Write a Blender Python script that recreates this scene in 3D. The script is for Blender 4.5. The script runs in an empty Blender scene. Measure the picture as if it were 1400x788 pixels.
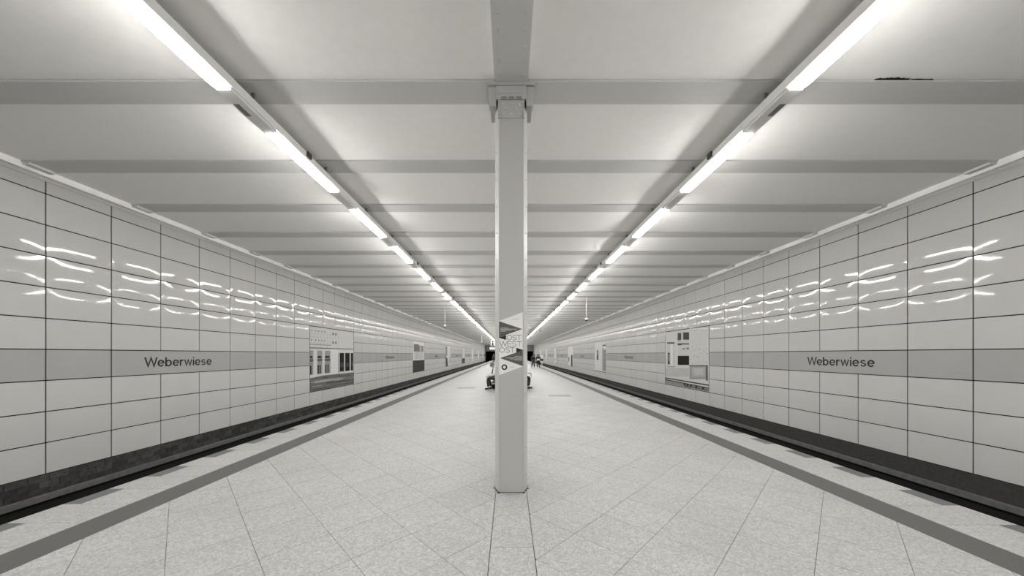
import bpy, bmesh, math, random
from mathutils import Vector, Matrix
random.seed(7)
R = math.radians
C = bpy.context.scene.collection
scn = bpy.context.scene

# ------------------------------------------------------------------ camera, world, exposure
F, VPX, VPY, H = 451.0, 696.5, 485.0, 1.52          # focal length in px of a 1400x788 frame, vanishing point, eye height
cd = bpy.data.cameras.new('camera'); cam = bpy.data.objects.new('camera', cd); C.objects.link(cam)
cam.location = (0, 0, H); cam.rotation_euler = (R(90), 0, 0)
cd.sensor_fit = 'HORIZONTAL'; cd.sensor_width = 36.0; cd.lens = 36.0*F/1400.0
cd.shift_x = (700-VPX)/1400.0; cd.shift_y = (VPY-394)/1400.0
cd.clip_start = 0.05; cd.clip_end = 400
scn.camera = cam
w = bpy.data.worlds.new('world'); scn.world = w; w.use_nodes = True
w.node_tree.nodes['Background'].inputs[0].default_value = (0.5, 0.49, 0.46, 1)
w.node_tree.nodes['Background'].inputs[1].default_value = 0.02
scn.view_settings.view_transform = 'Standard'; scn.view_settings.look = 'None'
scn.view_settings.gamma = 1.0; scn.view_settings.use_curve_mapping = False
scn.view_settings.exposure = 0.0
LAMP_POWER = 82.0                                     # emission strength of the tube diffusers

# ------------------------------------------------------------------ materials
def tint(v): return (v, v*0.986, v*0.958, 1)
def nodes(name):
    m = bpy.data.materials.new(name); m.use_nodes = True
    return m, m.node_tree.nodes, m.node_tree.links, m.node_tree.nodes['Principled BSDF']
def mat(name, v, rough=0.6, spec=0.3, noise=0.0, scale=20.0, rand=0.0, bump=0.0, metal=0.0, detail=4.0, coat=0.0):
    m, N, L, b = nodes(name)
    b.inputs['Roughness'].default_value = rough
    b.inputs['Specular IOR Level'].default_value = spec
    b.inputs['Metallic'].default_value = metal
    b.inputs['Coat Weight'].default_value = coat
    b.inputs['Base Color'].default_value = tint(v)
    if noise or rand or bump:
        geo = N.new('ShaderNodeNewGeometry')
        nt = N.new('ShaderNodeTexNoise'); nt.inputs['Scale'].default_value = scale; nt.inputs['Detail'].default_value = detail
        L.new(geo.outputs['Position'], nt.inputs['Vector'])
        mr = N.new('ShaderNodeMapRange')
        mr.inputs['From Min'].default_value = 0.25; mr.inputs['From Max'].default_value = 0.75
        mr.inputs['To Min'].default_value = 1-noise; mr.inputs['To Max'].default_value = 1+noise
        L.new(nt.outputs['Fac'], mr.inputs['Value'])
        oi = N.new('ShaderNodeObjectInfo')
        m2 = N.new('ShaderNodeMapRange'); m2.inputs['To Min'].default_value = 1-rand; m2.inputs['To Max'].default_value = 1+rand
        L.new(oi.outputs['Random'], m2.inputs['Value'])
        mu = N.new('ShaderNodeMath'); mu.operation = 'MULTIPLY'
        L.new(mr.outputs[0], mu.inputs[0]); L.new(m2.outputs[0], mu.inputs[1])
        vm = N.new('ShaderNodeVectorMath'); vm.operation = 'SCALE'; vm.inputs[0].default_value = tint(v)[:3]
        L.new(mu.outputs[0], vm.inputs['Scale']); L.new(vm.outputs[0], b.inputs['Base Color'])
        if bump:
            bp = N.new('ShaderNodeBump'); bp.inputs['Strength'].default_value = bump; bp.inputs['Distance'].default_value = 0.01
            L.new(nt.outputs['Fac'], bp.inputs['Height']); L.new(bp.outputs[0], b.inputs['Normal'])
    return m
def emit(name, v, s):
    m, N, L, b = nodes(name)
    b.inputs['Base Color'].default_value = (0.9, 0.9, 0.88, 1)
    b.inputs['Emission Color'].default_value = (v, v*.99, v*.965, 1); b.inputs['Emission Strength'].default_value = s
    return m
def granite(name, v, rough):
    # pale terrazzo: fine light and dark chips over a broad drift
    m, N, L, b = nodes(name)
    geo = N.new('ShaderNodeNewGeometry')
    n1 = N.new('ShaderNodeTexNoise'); n1.inputs['Scale'].default_value = 75; n1.inputs['Detail'].default_value = 3
    n2 = N.new('ShaderNodeTexVoronoi'); n2.inputs['Scale'].default_value = 55
    n3 = N.new('ShaderNodeTexNoise'); n3.inputs['Scale'].default_value = 1.3; n3.inputs['Detail'].default_value = 3
    for n in (n1, n2, n3): L.new(geo.outputs['Position'], n.inputs['Vector'])
    def rng(src, a, c, lo, hi):
        r = N.new('ShaderNodeMapRange'); r.inputs['From Min'].default_value = a; r.inputs['From Max'].default_value = c
        r.inputs['To Min'].default_value = lo; r.inputs['To Max'].default_value = hi; L.new(src, r.inputs['Value']); return r.outputs[0]
    sep = N.new('ShaderNodeSeparateColor'); L.new(n2.outputs['Color'], sep.inputs[0])
    oi = N.new('ShaderNodeObjectInfo')
    facs = [rng(n1.outputs['Fac'], .3, .7, .8, 1.2), rng(sep.outputs[0], 0, 1, .86, 1.14), rng(n3.outputs['Fac'], .3, .7, .96, 1.04), rng(oi.outputs['Random'], 0, 1, .975, 1.025)]
    cur = facs[0]
    for f in facs[1:]:
        mu = N.new('ShaderNodeMath'); mu.operation = 'MULTIPLY'; L.new(cur, mu.inputs[0]); L.new(f, mu.inputs[1]); cur = mu.outputs[0]
    vm = N.new('ShaderNodeVectorMath'); vm.operation = 'SCALE'; vm.inputs[0].default_value = tint(v)[:3]
    L.new(cur, vm.inputs['Scale']); L.new(vm.outputs[0], b.inputs['Base Color'])
    b.inputs['Roughness'].default_value = rough; b.inputs['Specular IOR Level'].default_value = 0.2
    return m
def printed(name):
    m, N, L, b = nodes(name)
    a = N.new('ShaderNodeAttribute'); a.attribute_name = 'ink'
    geo = N.new('ShaderNodeNewGeometry')
    nt = N.new('ShaderNodeTexNoise'); nt.inputs['Scale'].default_value = 9; nt.inputs['Detail'].default_value = 6
    L.new(geo.outputs['Position'], nt.inputs['Vector'])
    mr = N.new('ShaderNodeMapRange'); mr.inputs['From Min'].default_value = .25; mr.inputs['From Max'].default_value = .75
    mr.inputs['To Min'].default_value = .92; mr.inputs['To Max'].default_value = 1.08; L.new(nt.outputs['Fac'], mr.inputs['Value'])
    vm = N.new('ShaderNodeVectorMath'); vm.operation = 'SCALE'
    L.new(a.outputs['Color'], vm.inputs[0]); L.new(mr.outputs[0], vm.inputs['Scale']); L.new(vm.outputs[0], b.inputs['Base Color'])
    b.inputs['Roughness'].default_value = 0.75; b.inputs['Specular IOR Level'].default_value = 0.08
    return m
def enamel(name, v, gloss, rough):
    m = mat(name, v, 0.6, 0.0, noise=0.02, scale=3, rand=0.02); N, L = m.node_tree.nodes, m.node_tree.links
    g = N.new('ShaderNodeBsdfGlossy'); g.inputs['Roughness'].default_value = rough; g.inputs['Color'].default_value = tint(1.0)
    mx = N.new('ShaderNodeMixShader'); mx.inputs[0].default_value = gloss
    L.new(N['Principled BSDF'].outputs[0], mx.inputs[1]); L.new(g.outputs[0], mx.inputs[2]); L.new(mx.outputs[0], N['Material Output'].inputs['Surface'])
    return m
M = dict(
    tile=enamel('enamel_tile', 0.485, 0.032, 0.06),
    band=enamel('grey_enamel_tile', 0.35, 0.028, 0.07),
    joint=mat('dark_joint', 0.015, 0.9, 0.05),
    brick=mat('dark_clinker', 0.042, 0.7, 0.2, noise=0.35, scale=14, rand=0.35, bump=0.3),
    mortar=mat('sooty_mortar', 0.05, 0.9, 0.1, noise=0.5, scale=5),
    plinth=mat('dark_render', 0.038, 0.75, 0.2, noise=0.2, scale=25, bump=0.15),
    kerb=mat('kerb_concrete', 0.10, 0.8, 0.2, noise=0.2, scale=12, bump=0.15),
    ballast=mat('dark_ballast', 0.012, 0.95, 0.05, noise=0.4, scale=30, bump=0.5),  # near-black mottled tone over the whole track bed
    black=mat('tunnel_black', 0.004, 1.0, 0.0, noise=0.1, scale=5),
    rail=mat('rail_steel', 0.09, 0.5, 0.4, metal=0.6, noise=0.3, scale=8),
    floor=granite('pale_terrazzo', 0.31, 0.55),
    edge=granite('edge_terrazzo', 0.33, 0.45),
    stripe=mat('dark_stripe', 0.08, 0.55, 0.3, noise=0.08, scale=40),
    block=mat('dark_edge_stone', 0.105, 0.55, 0.3, noise=0.15, scale=50),
    base=mat('joint_grout', 0.13, 0.9, 0.1, noise=0.2, scale=30),
    ceil=mat('ceiling_plaster', 0.95, 0.85, 0.15, noise=0.02, scale=9, bump=0.08),
    beam=mat('beam_paint', 0.62, 0.5, 0.3, noise=0.02, scale=40, rand=0.02),
    steel=mat('column_paint', 0.42, 0.45, 0.35, noise=0.015, scale=60),
    lit_flank=mat('column_paint_lit', 0.50, 0.45, 0.35, noise=0.02, scale=60),  # same column paint, lightened: lamplight on the slanting flanks put into the colour
    rivet=mat('rivet_paint', 0.50, 0.45, 0.35, noise=0.05, scale=60),
    cornice=mat('cornice_plaster', 0.86, 0.7, 0.2, noise=0.05, scale=6),
    white=mat('white_housing', 0.78, 0.4, 0.4, noise=0.02, scale=30),
    lamp=emit('lit_diffuser', 1.0, LAMP_POWER),
    plate=mat('grey_plate', 0.22, 0.5, 0.3, noise=0.05, scale=50),
    clip=mat('dark_clip', 0.05, 0.6, 0.3, noise=0.1, scale=50),
    wallpl=mat('end_wall_plaster', 0.33, 0.8, 0.2, noise=0.12, scale=2),
    paper=mat('poster_paper', 0.74, 0.5, 0.2, noise=0.02, scale=30),
    ink=mat('dark_poster_ink', 0.10, 0.5, 0.2, noise=0.06, scale=60),
    inkl=mat('light_poster_ink', 0.42, 0.5, 0.2, noise=0.05, scale=90),
    letter=mat('black_lettering', 0.012, 0.5, 0.3, noise=0.05, scale=60),
    dirt=mat('rust_dirt', 0.03, 0.9, 0.1, noise=0.4, scale=90),
    prnt=printed('printed_picture'),
    frame=mat('thin_frame', 0.05, 0.5, 0.3, noise=0.05, scale=40),
    skin=mat('skin', 0.36, 0.55, 0.3, noise=0.04, scale=40),
    shirt=mat('white_cloth', 0.72, 0.85, 0.1, noise=0.05, scale=50),
    dark=mat('dark_cloth', 0.03, 0.9, 0.1, noise=0.2, scale=40),
    grey=mat('grey_cloth', 0.09, 0.9, 0.1, noise=0.15, scale=40),
    jeans=mat('faded_dark_cloth', 0.055, 0.9, 0.1, noise=0.2, scale=40),
    shoe=mat('black_leather', 0.012, 0.5, 0.3, noise=0.1, scale=40),
    hair=mat('grey_hair', 0.16, 0.8, 0.2, noise=0.3, scale=120),
    hairb=mat('black_hair', 0.015, 0.7, 0.3, noise=0.3, scale=120),
    bench=mat('dark_bench_slat', 0.04, 0.6, 0.3, noise=0.2, scale=30),
    hatch=mat('worn_steel_hatch', 0.17, 0.5, 0.3, noise=0.1, scale=30),
)

# ------------------------------------------------------------------ helpers
class MB:
    def __init__(s): s.v = []; s.f = []; s.sm = []
    def add(s, vs, fs, smooth=False):
        o = len(s.v); s.v += [tuple(p) for p in vs]; s.f += [tuple(i+o for i in f) for f in fs]; s.sm += [smooth]*len(fs); return s
    def box(s, x0, x1, y0, y1, z0, z1):
        return s.add([(x, y, z) for z in (z0, z1) for y in (y0, y1) for x in (x0, x1)],
                     [(0, 2, 3, 1), (4, 5, 7, 6), (0, 1, 5, 4), (2, 6, 7, 3), (0, 4, 6, 2), (1, 3, 7, 5)])
    def prism(s, poly, a, b, axis='z', smooth=False):
        n = len(poly)
        def P(p, t): return {'z': (p[0], p[1], t), 'y': (p[0], t, p[1]), 'x': (t, p[0], p[1])}[axis]
        s.add([P(p, a) for p in poly]+[P(p, b) for p in poly], [tuple(range(n))[::-1], tuple(range(n, 2*n))])
        o = len(s.v)-2*n
        s.f += [(o+i, o+(i+1) % n, o+n+(i+1) % n, o+n+i) for i in range(n)]; s.sm += [smooth]*n
        return s
    def tube(s, p, q, r, n=10, r2=None):
        p, q = Vector(p), Vector(q); d = (q-p).normalized(); a = d.orthogonal().normalized(); b = d.cross(a); r2 = r if r2 is None else r2
        c = [(math.cos(2*math.pi*i/n), math.sin(2*math.pi*i/n)) for i in range(n)]
        vs = [p+a*x*r+b*y*r for x, y in c]+[q+a*x*r2+b*y*r2 for x, y in c]
        s.add(vs, [(i, (i+1) % n, n+(i+1) % n, n+i) for i in range(n)], True)
        o = len(s.v)-2*n; s.f += [tuple(o+i for i in range(n))[::-1], tuple(o+n+i for i in range(n))]; s.sm += [False]*2
        return s
    def dome(s, c, r, d, n=8, h=None):
        # small rivet head bulging along unit vector d
        c, d = Vector(c), Vector(d).normalized(); a = d.orthogonal().normalized(); b = d.cross(a); h = r*.6 if h is None else h
        vs = []
        for k, (rr, hh) in enumerate(((1, 0), (.75, .65))):
            vs += [c+a*math.cos(2*math.pi*i/n)*r*rr+b*math.sin(2*math.pi*i/n)*r*rr+d*h*hh for i in range(n)]
        vs.append(c+d*h)
        return s.add(vs, [(i, (i+1) % n, n+(i+1) % n, n+i) for i in range(n)]+[(n+i, n+(i+1) % n, 2*n) for i in range(n)], True)
    def sphere(s, c, r, n=12, m=8, sc=(1, 1, 1)):
        vs = [(c[0], c[1], c[2]+r*sc[2])]
        for j in range(1, m):
            t = math.pi*j/m
            vs += [(c[0]+r*sc[0]*math.sin(t)*math.cos(2*math.pi*i/n), c[1]+r*sc[1]*math.sin(t)*math.sin(2*math.pi*i/n), c[2]+r*sc[2]*math.cos(t)) for i in range(n)]
        vs.append((c[0], c[1], c[2]-r*sc[2])); fs = [(0, 1+i, 1+(i+1) % n) for i in range(n)]
        for j in range(m-2):
            fs += [(1+j*n+i, 1+(j+1)*n+i, 1+(j+1)*n+(i+1) % n, 1+j*n+(i+1) % n) for i in range(n)]
        e = len(vs)-1; fs += [(e, 1+(m-2)*n+(i+1) % n, 1+(m-2)*n+i) for i in range(n)]
        return s.add(vs, fs, True)
    def mesh(s, name, m):
        me = bpy.data.meshes.new(name); me.from_pydata(s.v, [], s.f); me.polygons.foreach_set('use_smooth', s.sm)
        if m: me.materials.append(M[m] if isinstance(m, str) else m)
        me.update(); return me
    def build(s, name, m, parent=None, fix=True):
        me = s.mesh(name, m)
        if fix:
            bm = bmesh.new(); bm.from_mesh(me); bmesh.ops.recalc_face_normals(bm, faces=bm.faces); bm.to_mesh(me); bm.free()
        return link(name, me, parent)
def link(name, me, parent=None, loc=None, rz=0.0):
    o = bpy.data.objects.new(name, me); C.objects.link(o)
    if parent: o.parent = parent
    if loc is not None: o.location = loc
    if rz: o.rotation_euler = (0, 0, rz)
    return o
def tag(o, label, cat, group=None):
    o['label'] = label; o['category'] = cat
    if group: o['group'] = group
    return o
def thing(name, label, cat, loc=(0, 0, 0), group=None):
    o = link(name, None, None, loc); o.empty_display_size = 0.1
    return tag(o, label, cat, group)
def struct(o, label=None):
    o['kind'] = 'structure'
    if label: o['label'] = label
    return o
def stuff(o): o['kind'] = 'stuff'; return o
def bevel(o, w=0.008, seg=2):
    bm = bmesh.new(); bm.from_mesh(o.data)
    bmesh.ops.bevel(bm, geom=[e for e in bm.edges if len(e.link_faces) == 2 and e.calc_face_angle(0) > 0.5], offset=w, segments=seg, affect='EDGES', profile=0.7)
    bm.to_mesh(o.data); bm.free(); return o
def text_mesh(txt, size, extrude, m, squeeze=1.0):
    cu = bpy.data.curves.new('lettering', 'FONT'); cu.body = txt; cu.size = size; cu.extrude = extrude; cu.align_x = 'CENTER'; cu.resolution_u = 3
    o = bpy.data.objects.new('lettering', cu); C.objects.link(o)
    me = bpy.data.meshes.new_from_object(o.evaluated_get(bpy.context.evaluated_depsgraph_get()))
    bpy.data.objects.remove(o); bpy.data.curves.remove(cu); me.materials.clear(); me.materials.append(M[m]); me.name = 'lettering'
    return me
ORD = ['nearest', 'second', 'third', 'fourth', 'fifth', 'sixth', 'seventh', 'eighth', 'ninth', 'tenth', 'eleventh', 'twelfth']

# ------------------------------------------------------------------ dimensions (metres; camera at Y = 0)
XW = 7.68                     # side walls
Y0, Y1 = -9.0, 105.0          # station ends
XE, XS1, XS0 = 4.53, 3.855, 3.52   # platform edge, stripe outer, stripe inner
ZT = -1.10                    # track bed
ZC = 4.55                     # ceiling
ZB = 4.53                     # underside of cross beams
ZG = 4.505                    # underside of the main girder
X0 = 0.02                     # column axis
TW, TH = 0.90, 0.515          # wall tile module
YJ = 5.455                    # first joint
ZL = H+0.085                  # joint on top of the grey band
BY, BS = 3.80, 1.50           # first beam, spacing

# ------------------------------------------------------------------ floor
floor = struct(MB().box(-XE+.012, XE-.012, Y0, Y1, ZT, -.012).build('floor', 'base'))
def clip(poly, a, b, c):      # keep a*x + b*y <= c
    out = []
    for i in range(len(poly)):
        p, q = poly[i], poly[(i+1) % len(poly)]; dp, dq = a*p[0]+b*p[1]-c, a*q[0]+b*q[1]-c
        if dp <= 0: out.append(p)
        if dp*dq < 0: t = dp/(dp-dq); out.append((p[0]+(q[0]-p[0])*t, p[1]+(q[1]-p[1])*t))
    return out
def area(p): return abs(sum(p[i][0]*p[(i+1) % len(p)][1]-p[(i+1) % len(p)][0]*p[i][1] for i in range(len(p))))/2
S, A0, B0, GAP = 0.69, 0.585, 0.172, 0.0022
CL, CR = X0-.17, X0+.17       # plain strip between the columns
near, far = [], MB()
cells = []
for i in range(int((Y0-4)/S)-1, int((Y1+4)/S)+2):
    for j in range(int((Y0-4)/S)-1, int((Y1+4)/S)+2):
        a0, a1, b0, b1 = A0+i*S+GAP, A0+(i+1)*S-GAP, B0+j*S+GAP, B0+(j+1)*S-GAP    # a = y+x, b = y-x
        cx, cy = ((a0+a1)-(b0+b1))/4, ((a0+a1)+(b0+b1))/4
        if abs(cx) > XS0+S or cy < Y0-1 or cy > Y1+1: continue
        q = [((a-b)/2, (a+b)/2) for a, b in ((a0, b0), (a1, b0), (a1, b1), (a0, b1))]
        for lo, hi in ((-XS0+.003, CL-.003), (CR+.003, XS0-.003)):
            p = clip(clip(clip(clip(q, 1, 0, hi), -1, 0, -lo), 0, 1, Y1), 0, -1, -Y0)
            if len(p) > 2 and area(p) > 0.001: cells.append((cy, cx, p))
cells.sort(key=lambda c: (c[0]**2+c[1]**2) if c[0] > 1.75 and abs(c[1]) < c[0]*1.65 else 1e6+c[0])
dia = [((a-b)/2, (a+b)/2) for a, b in ((GAP, GAP), (S-GAP, GAP), (S-GAP, S-GAP), (GAP, S-GAP))]
full_me = MB().prism(dia, -.012, 0).mesh('floor_tile', 'floor')
for n, (cy, cx, p) in enumerate(cells):
    if n < 300:
        if abs(area(p)-(S-2*GAP)**2/2) < 1e-4:
            x, y = min(p, key=lambda t: t[1]); link('floor_tile', full_me, floor, (x-dia[0][0], y-dia[0][1], 0))
        else: MB().prism(p, -.012, 0).build('floor_tile', 'floor', floor)
    else: far.prism(p, -.012, 0)
stuff(far.build('distant_floor_tiles', 'floor', floor))
far = MB(); y = 2.60-.69*17
cst = MB().box(CL+.003, CR-.003, .002, .688, -.012, 0).mesh('centre_strip_tile', 'floor')
while y < Y1-.7:
    if 1.2 < y < 60: link('centre_strip_tile', cst, floor, (0, y, 0))
    else: far.box(CL+.003, CR-.003, max(Y0, y+.002), y+.688, -.012, 0)
    y += .69
stuff(far.build('distant_centre_strip_tiles', 'floor', floor))
EP = .381
et_full = MB().box(XS1+.002, XE, .0015, EP-.0015, -.03, 0).mesh('edge_tile', 'edge')
et_cut = MB().box(XS1+.002, XE-.172, .0015, EP-.0015, -.03, 0).mesh('edge_tile', 'edge')
eb = MB().box(XE-.17, XE, .0015, EP-.0015, -.03, .0005).mesh('dark_edge_block', 'block')
ft, fb = MB(), MB()
for s in (-1, 1):
    yo = 2.59 if s < 0 else 2.56
    k0 = int((Y0-yo)/EP)
    for k in range(k0, int((Y1-yo)/EP)):
        y = yo+k*EP; dk = k % 2 == 0; nr = 1.0 < y < 48
        if nr:
            me = et_cut if dk else et_full
            o = link('edge_tile', me, floor, (0, y, 0) if s > 0 else (0, y+EP, 0), 0 if s > 0 else math.pi)
            if dk: link('dark_edge_block', eb, floor, (0, y, 0) if s > 0 else (0, y+EP, 0), 0 if s > 0 else math.pi)
        else:
            a, b = XS1+.002, XE-(.172 if dk else 0)
            ft.box(min(s*a, s*b), max(s*a, s*b), y+.0015, y+EP-.0015, -.03, 0)
            if dk: a, b = XE-.17, XE; fb.box(min(s*a, s*b), max(s*a, s*b), y+.0015, y+EP-.0015, -.03, .0005)
    a, b = sorted((s*(XS0-.001), s*XS1))
    o = MB().box(a, b, Y0, Y1, -.012, .001).build('warning_stripe', 'stripe', floor); o['label'] = 'dark grey stripe along the platform edge'
stuff(ft.build('distant_edge_tiles', 'edge', floor)); stuff(fb.build('distant_edge_blocks', 'block', floor))
# steel hatches let into the floor
def hatch(label, xa, xb, ya, yb):
    t = thing('floor_hatch', label, 'hatch', ((xa+xb)/2, (ya+yb)/2, 0))
    w, d = (xb-xa)/2, (yb-ya)/2
    MB().box(-w, w, -d, d, 0, .003).build('hatch_plate', 'hatch', t)
    m = MB()
    for a in (-w, w-.02): m.box(a, a+.02, -d, d, .003, .005)
    for a in (-d, d-.02): m.box(-w+.02, w-.02, a, a+.02, .003, .005)
    m.build('hatch_rim', 'plate', t)
hatch('dull grey floor hatch left of the column, near the bench', -2.38, -1.55, 14.8, 15.35)
hatch('dull grey floor hatch on the right half of the platform', 1.45, 2.26, 12.0, 12.45)

# ------------------------------------------------------------------ track beds
for n, s in ((1, -1), (2, 1)):
    a, b = sorted((s*(XE-.012), s*(XW+.3)))
    tb = struct(MB().box(a, b, Y0, Y1+25, ZT-.2, ZT).build('track_bed', 'ballast'))
    for xr in (5.39, 6.825):
        m = MB()
        for (p, q, z0, z1) in ((-.07, .07, 0, .02), (-.012, .012, .02, .12), (-.035, .035, .12, .155)):
            m.box(s*xr+p, s*xr+q, Y0, Y1+20, ZT+z0, ZT+z1)
        m.build('rail', 'rail', tb)

# ------------------------------------------------------------------ side walls
def tile_mesh(name, w, h, m, bulge=0.0058, nu=10, nv=6):
    # pillow-shaped enamel panel facing +X, spanning y 0..w, z 0..h
    b = MB(); vs = []; fs = []
    for j in range(nv+1):
        for i in range(nu+1):
            u, v = -1+2*i/nu, -1+2*j/nv
            d = .012+bulge*(1-v*v)*(1-abs(u)**4)
            vs.append((d, w*(u+1)/2, h*(v+1)/2))
    for j in range(nv):
        for i in range(nu): k = j*(nu+1)+i; fs.append((k, k+1, k+nu+2, k+nu+1))
    b.add(vs, fs, True)
    rim = [(0, 0, 0), (0, w, 0), (0, w, h), (0, 0, h), (.012, 0, 0), (.012, w, 0), (.012, w, h), (.012, 0, h)]
    b.add(rim, [(0, 1, 5, 4), (1, 2, 6, 5), (2, 3, 7, 6), (3, 0, 4, 7)])
    return b
G = .018
t_white = tile_mesh('wall_tile', TW-G, TH-G, 'tile'); t_band = tile_mesh('band_tile', TW-G, TH-G, 'band'); t_top = tile_mesh('top_tile', TW-G, .19, 'tile', 0.001, 4, 2)
me_white, me_band, me_top = t_white.mesh('wall_tile', 'tile'), t_band.mesh('band_tile', 'band'), t_top.mesh('top_tile', 'tile')
TR = random.Random(11); TILT = .0013
def jitter(o): o.rotation_euler.y = TR.gauss(0, TILT); o.rotation_euler.z += TR.gauss(0, TILT); return o
def place(side, y, z):        # where a tile mesh goes so that it faces the platform
    return ((-XW, y, z), 0) if side < 0 else ((XW, y+TW-G, z), math.pi)
def moved(b, side, y, z, out):
    (x, yy, zz), rz = place(side, y, z); c = -1 if rz else 1; ty, tz = TR.gauss(0, TILT), TR.gauss(0, TILT)
    out.add([(x+c*(p[0]+(ty*(p[1]-TW/2)+tz*(p[2]-TH/2) if p[0] > 0 else 0)), yy+c*p[1], zz+p[2]) for p in b.v], b.f); out.sm[-len(b.f):] = b.sm
brick_me = MB().box(0, .012, .005, .245, .004, .109).mesh('brick', 'brick')
for side, nm in ((-1, 'wall_left'), (1, 'wall_right')):
    a, b = sorted((side*XW, side*(XW+.3)))
    wall = struct(MB().box(a, b, Y0, Y1, ZT, ZC).build(nm, 'joint'))
    fw, fb, ftp = MB(), MB(), MB()
    for k in range(-16, 111):
        y = YJ+k*TW+G/2
        if y+TW > Y1+.1: break
        c = k % 15
        for n in range(-4, 5):
            z = ZL+n*TH+G/2
            if 8 <= c <= 11 and -3 <= n <= 1: continue
            if n == -1 and 1 <= c <= 3: continue
            loc, rz = place(side, y, z)
            if n == -1:
                if -1 <= k <= 45: jitter(link('band_tile', me_band, wall, loc, rz))
                else: moved(t_band, side, y, z, fb)
            elif -1 <= k <= 38: jitter(link('wall_tile', me_white, wall, loc, rz))
            else: moved(t_white, side, y, z, fw)
        z = ZL+5*TH+G/2
        if -1 <= k <= 45: l, rz = place(side, y, z); link('top_tile', me_top, wall, l, rz)
        else: moved(t_top, side, y, z, ftp)
    stuff(fw.build('distant_wall_tiles', 'tile', wall, False)); stuff(fb.build('distant_band_tiles', 'band', wall, False)); stuff(ftp.build('distant_top_tiles', 'tile', wall, False))
    zb0, zb1 = H-2.31, ZL-4*TH-.006
    if side < 0:
        a, b = -XW-.004, -XW+.006
        MB().box(a, b, Y0, Y1, zb0, zb1).build('mortar_bed', 'mortar', wall)
        fbk = MB(); ch = (zb1-zb0)/3
        for r in range(3):
            y = Y0+(.125 if r % 2 else 0)
            while y < Y1-.3:
                if 4.3 < y < 29: link('brick', brick_me, wall, (-XW+random.uniform(-.0015, .0015), y, zb0+r*ch))
                else: fbk.box(-XW, -XW+.012, y+.005, y+.245, zb0+r*ch+.004, zb0+r*ch+.109)
                y += .25
        stuff(fbk.build('distant_bricks', 'brick', wall))
    else:
        MB().box(XW-.012, XW+.004, Y0, Y1, zb0, zb1).build('plinth', 'plinth', wall)
    a, b = sorted((side*(XW-.06), side*(XW+.004)))
    k = MB().box(a, b, Y0, Y1, H-2.41, H-2.30).build('kerb', 'kerb', wall); bevel(k, .01, 1); k['label'] = 'pale concrete kerb at the foot of the track wall'
    # cornice under the ceiling
    a, b = sorted((side*(XW-.07), side*(XW+.02)))
    cor = struct(MB().box(a, b, Y0, Y1, H+2.925, ZC).build('trim_1' if side < 0 else 'trim_2', 'cornice'))
    a, b = sorted((side*(XW-.02), side*(XW+.01)))
    MB().box(a, b, Y0, Y1, H+2.86, H+2.925).build('cap_strip', 'tile', cor)

# ------------------------------------------------------------------ ceiling with cross beams and girder
ceil = struct(MB().box(-XW-.3, XW+.3, Y0, Y1, ZC+.03, ZC+.3).build('ceiling', 'ceil'))
nb0, nb1 = int((Y0-BY)/BS), int((Y1-BY)/BS)
pan = MB().box(-XW, XW, .17, BS-.17, 0, .03).mesh('ceiling_panel', 'ceil')
bl = XW-.02
bm_ = MB()
for s in (-1, 1):
    a, b = sorted((s*.19, s*bl))
    bm_.box(a+(X0 if s > 0 else 0), b+(0 if s > 0 else X0), -.165, .165, ZB-ZC, .02)
    a, b = sorted((s*(bl-.16), s*bl)); bm_.box(a, b, -.15, .15, ZB-ZC-.035, ZB-ZC)
beam_me = bm_.mesh('cross_beam', 'beam')
for k in range(nb0, nb1+1):
    link('cross_beam', beam_me, ceil, (0, BY+k*BS, ZC)); link('ceiling_panel', pan, ceil, (0, BY+k*BS, ZC))
MB().box(-XW, XW, Y0, BY+nb0*BS-.17, ZC, ZC+.03).build('ceiling_panel', 'ceil', ceil)
gir = MB().box(X0-.183, X0+.183, Y0, Y1, ZG, ZC+.03).build('main_girder', 'beam', ceil); gir['label'] = 'grey riveted steel girder along the platform axis'
riv = MB().dome((0, 0, 0), .017, (0, 0, -1), 8, .012).mesh('rivet', 'rivet')
y = 1.9
while y < 9:
    if not 3.55 < y < 4.06:
        for dx in (-.125, .125): link('rivet', riv, gir, (X0+dx, y, ZG))
    y += .162
for (fx, fy, wd, dp) in ((4.02, BY-.168, .13, .012), (4.13, BY-.17, .2, .016), (4.3, BY-.169, .1, .012), (4.42, BY-.168, .24, .005)):
    m = MB(); n = 9
    top = [(fx+wd*i/n, fy-.004-dp*random.uniform(.5, 1.6)) for i in range(n+1)]
    m.prism(top+[(fx+wd, fy+.006), (fx, fy+.006)], ZC-.004, ZC+.002).build('peeled_paint', 'dirt', ceil)

# ------------------------------------------------------------------ end walls and tunnel mouths
we = MB()
we.box(-XW-.3, -XW+.12, Y1, Y1+.4, ZT, ZC+.3).box(XW-.12, XW+.3, Y1, Y1+.4, ZT, ZC+.3)
we.box(-4.45, 4.45, Y1, Y1+.4, ZT, H+1.05).box(-XW-.3, XW+.3, Y1, Y1+.4, H+1.05, ZC+.3)
struct(we.build('wall_far', 'wallpl'))
for s in (-1, 1):
    a, b = sorted((s*4.3, s*(XW+.1))); t = MB()
    t.box(a-.2, a, Y1+.41, Y1+25, ZT, 3.2).box(b, b+.2, Y1+.41, Y1+25, ZT, 3.2).box(a, b, Y1+.41, Y1+25, H+1.05, H+1.25).box(a, b, Y1+25, Y1+25.2, ZT, 3.2)
    struct(t.build('wall_tunnel', 'black'))
struct(MB().box(-XW-.3, XW+.3, Y0-.3, Y0-.01, ZT, ZC+.3).build('wall_back', 'wallpl'))

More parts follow.
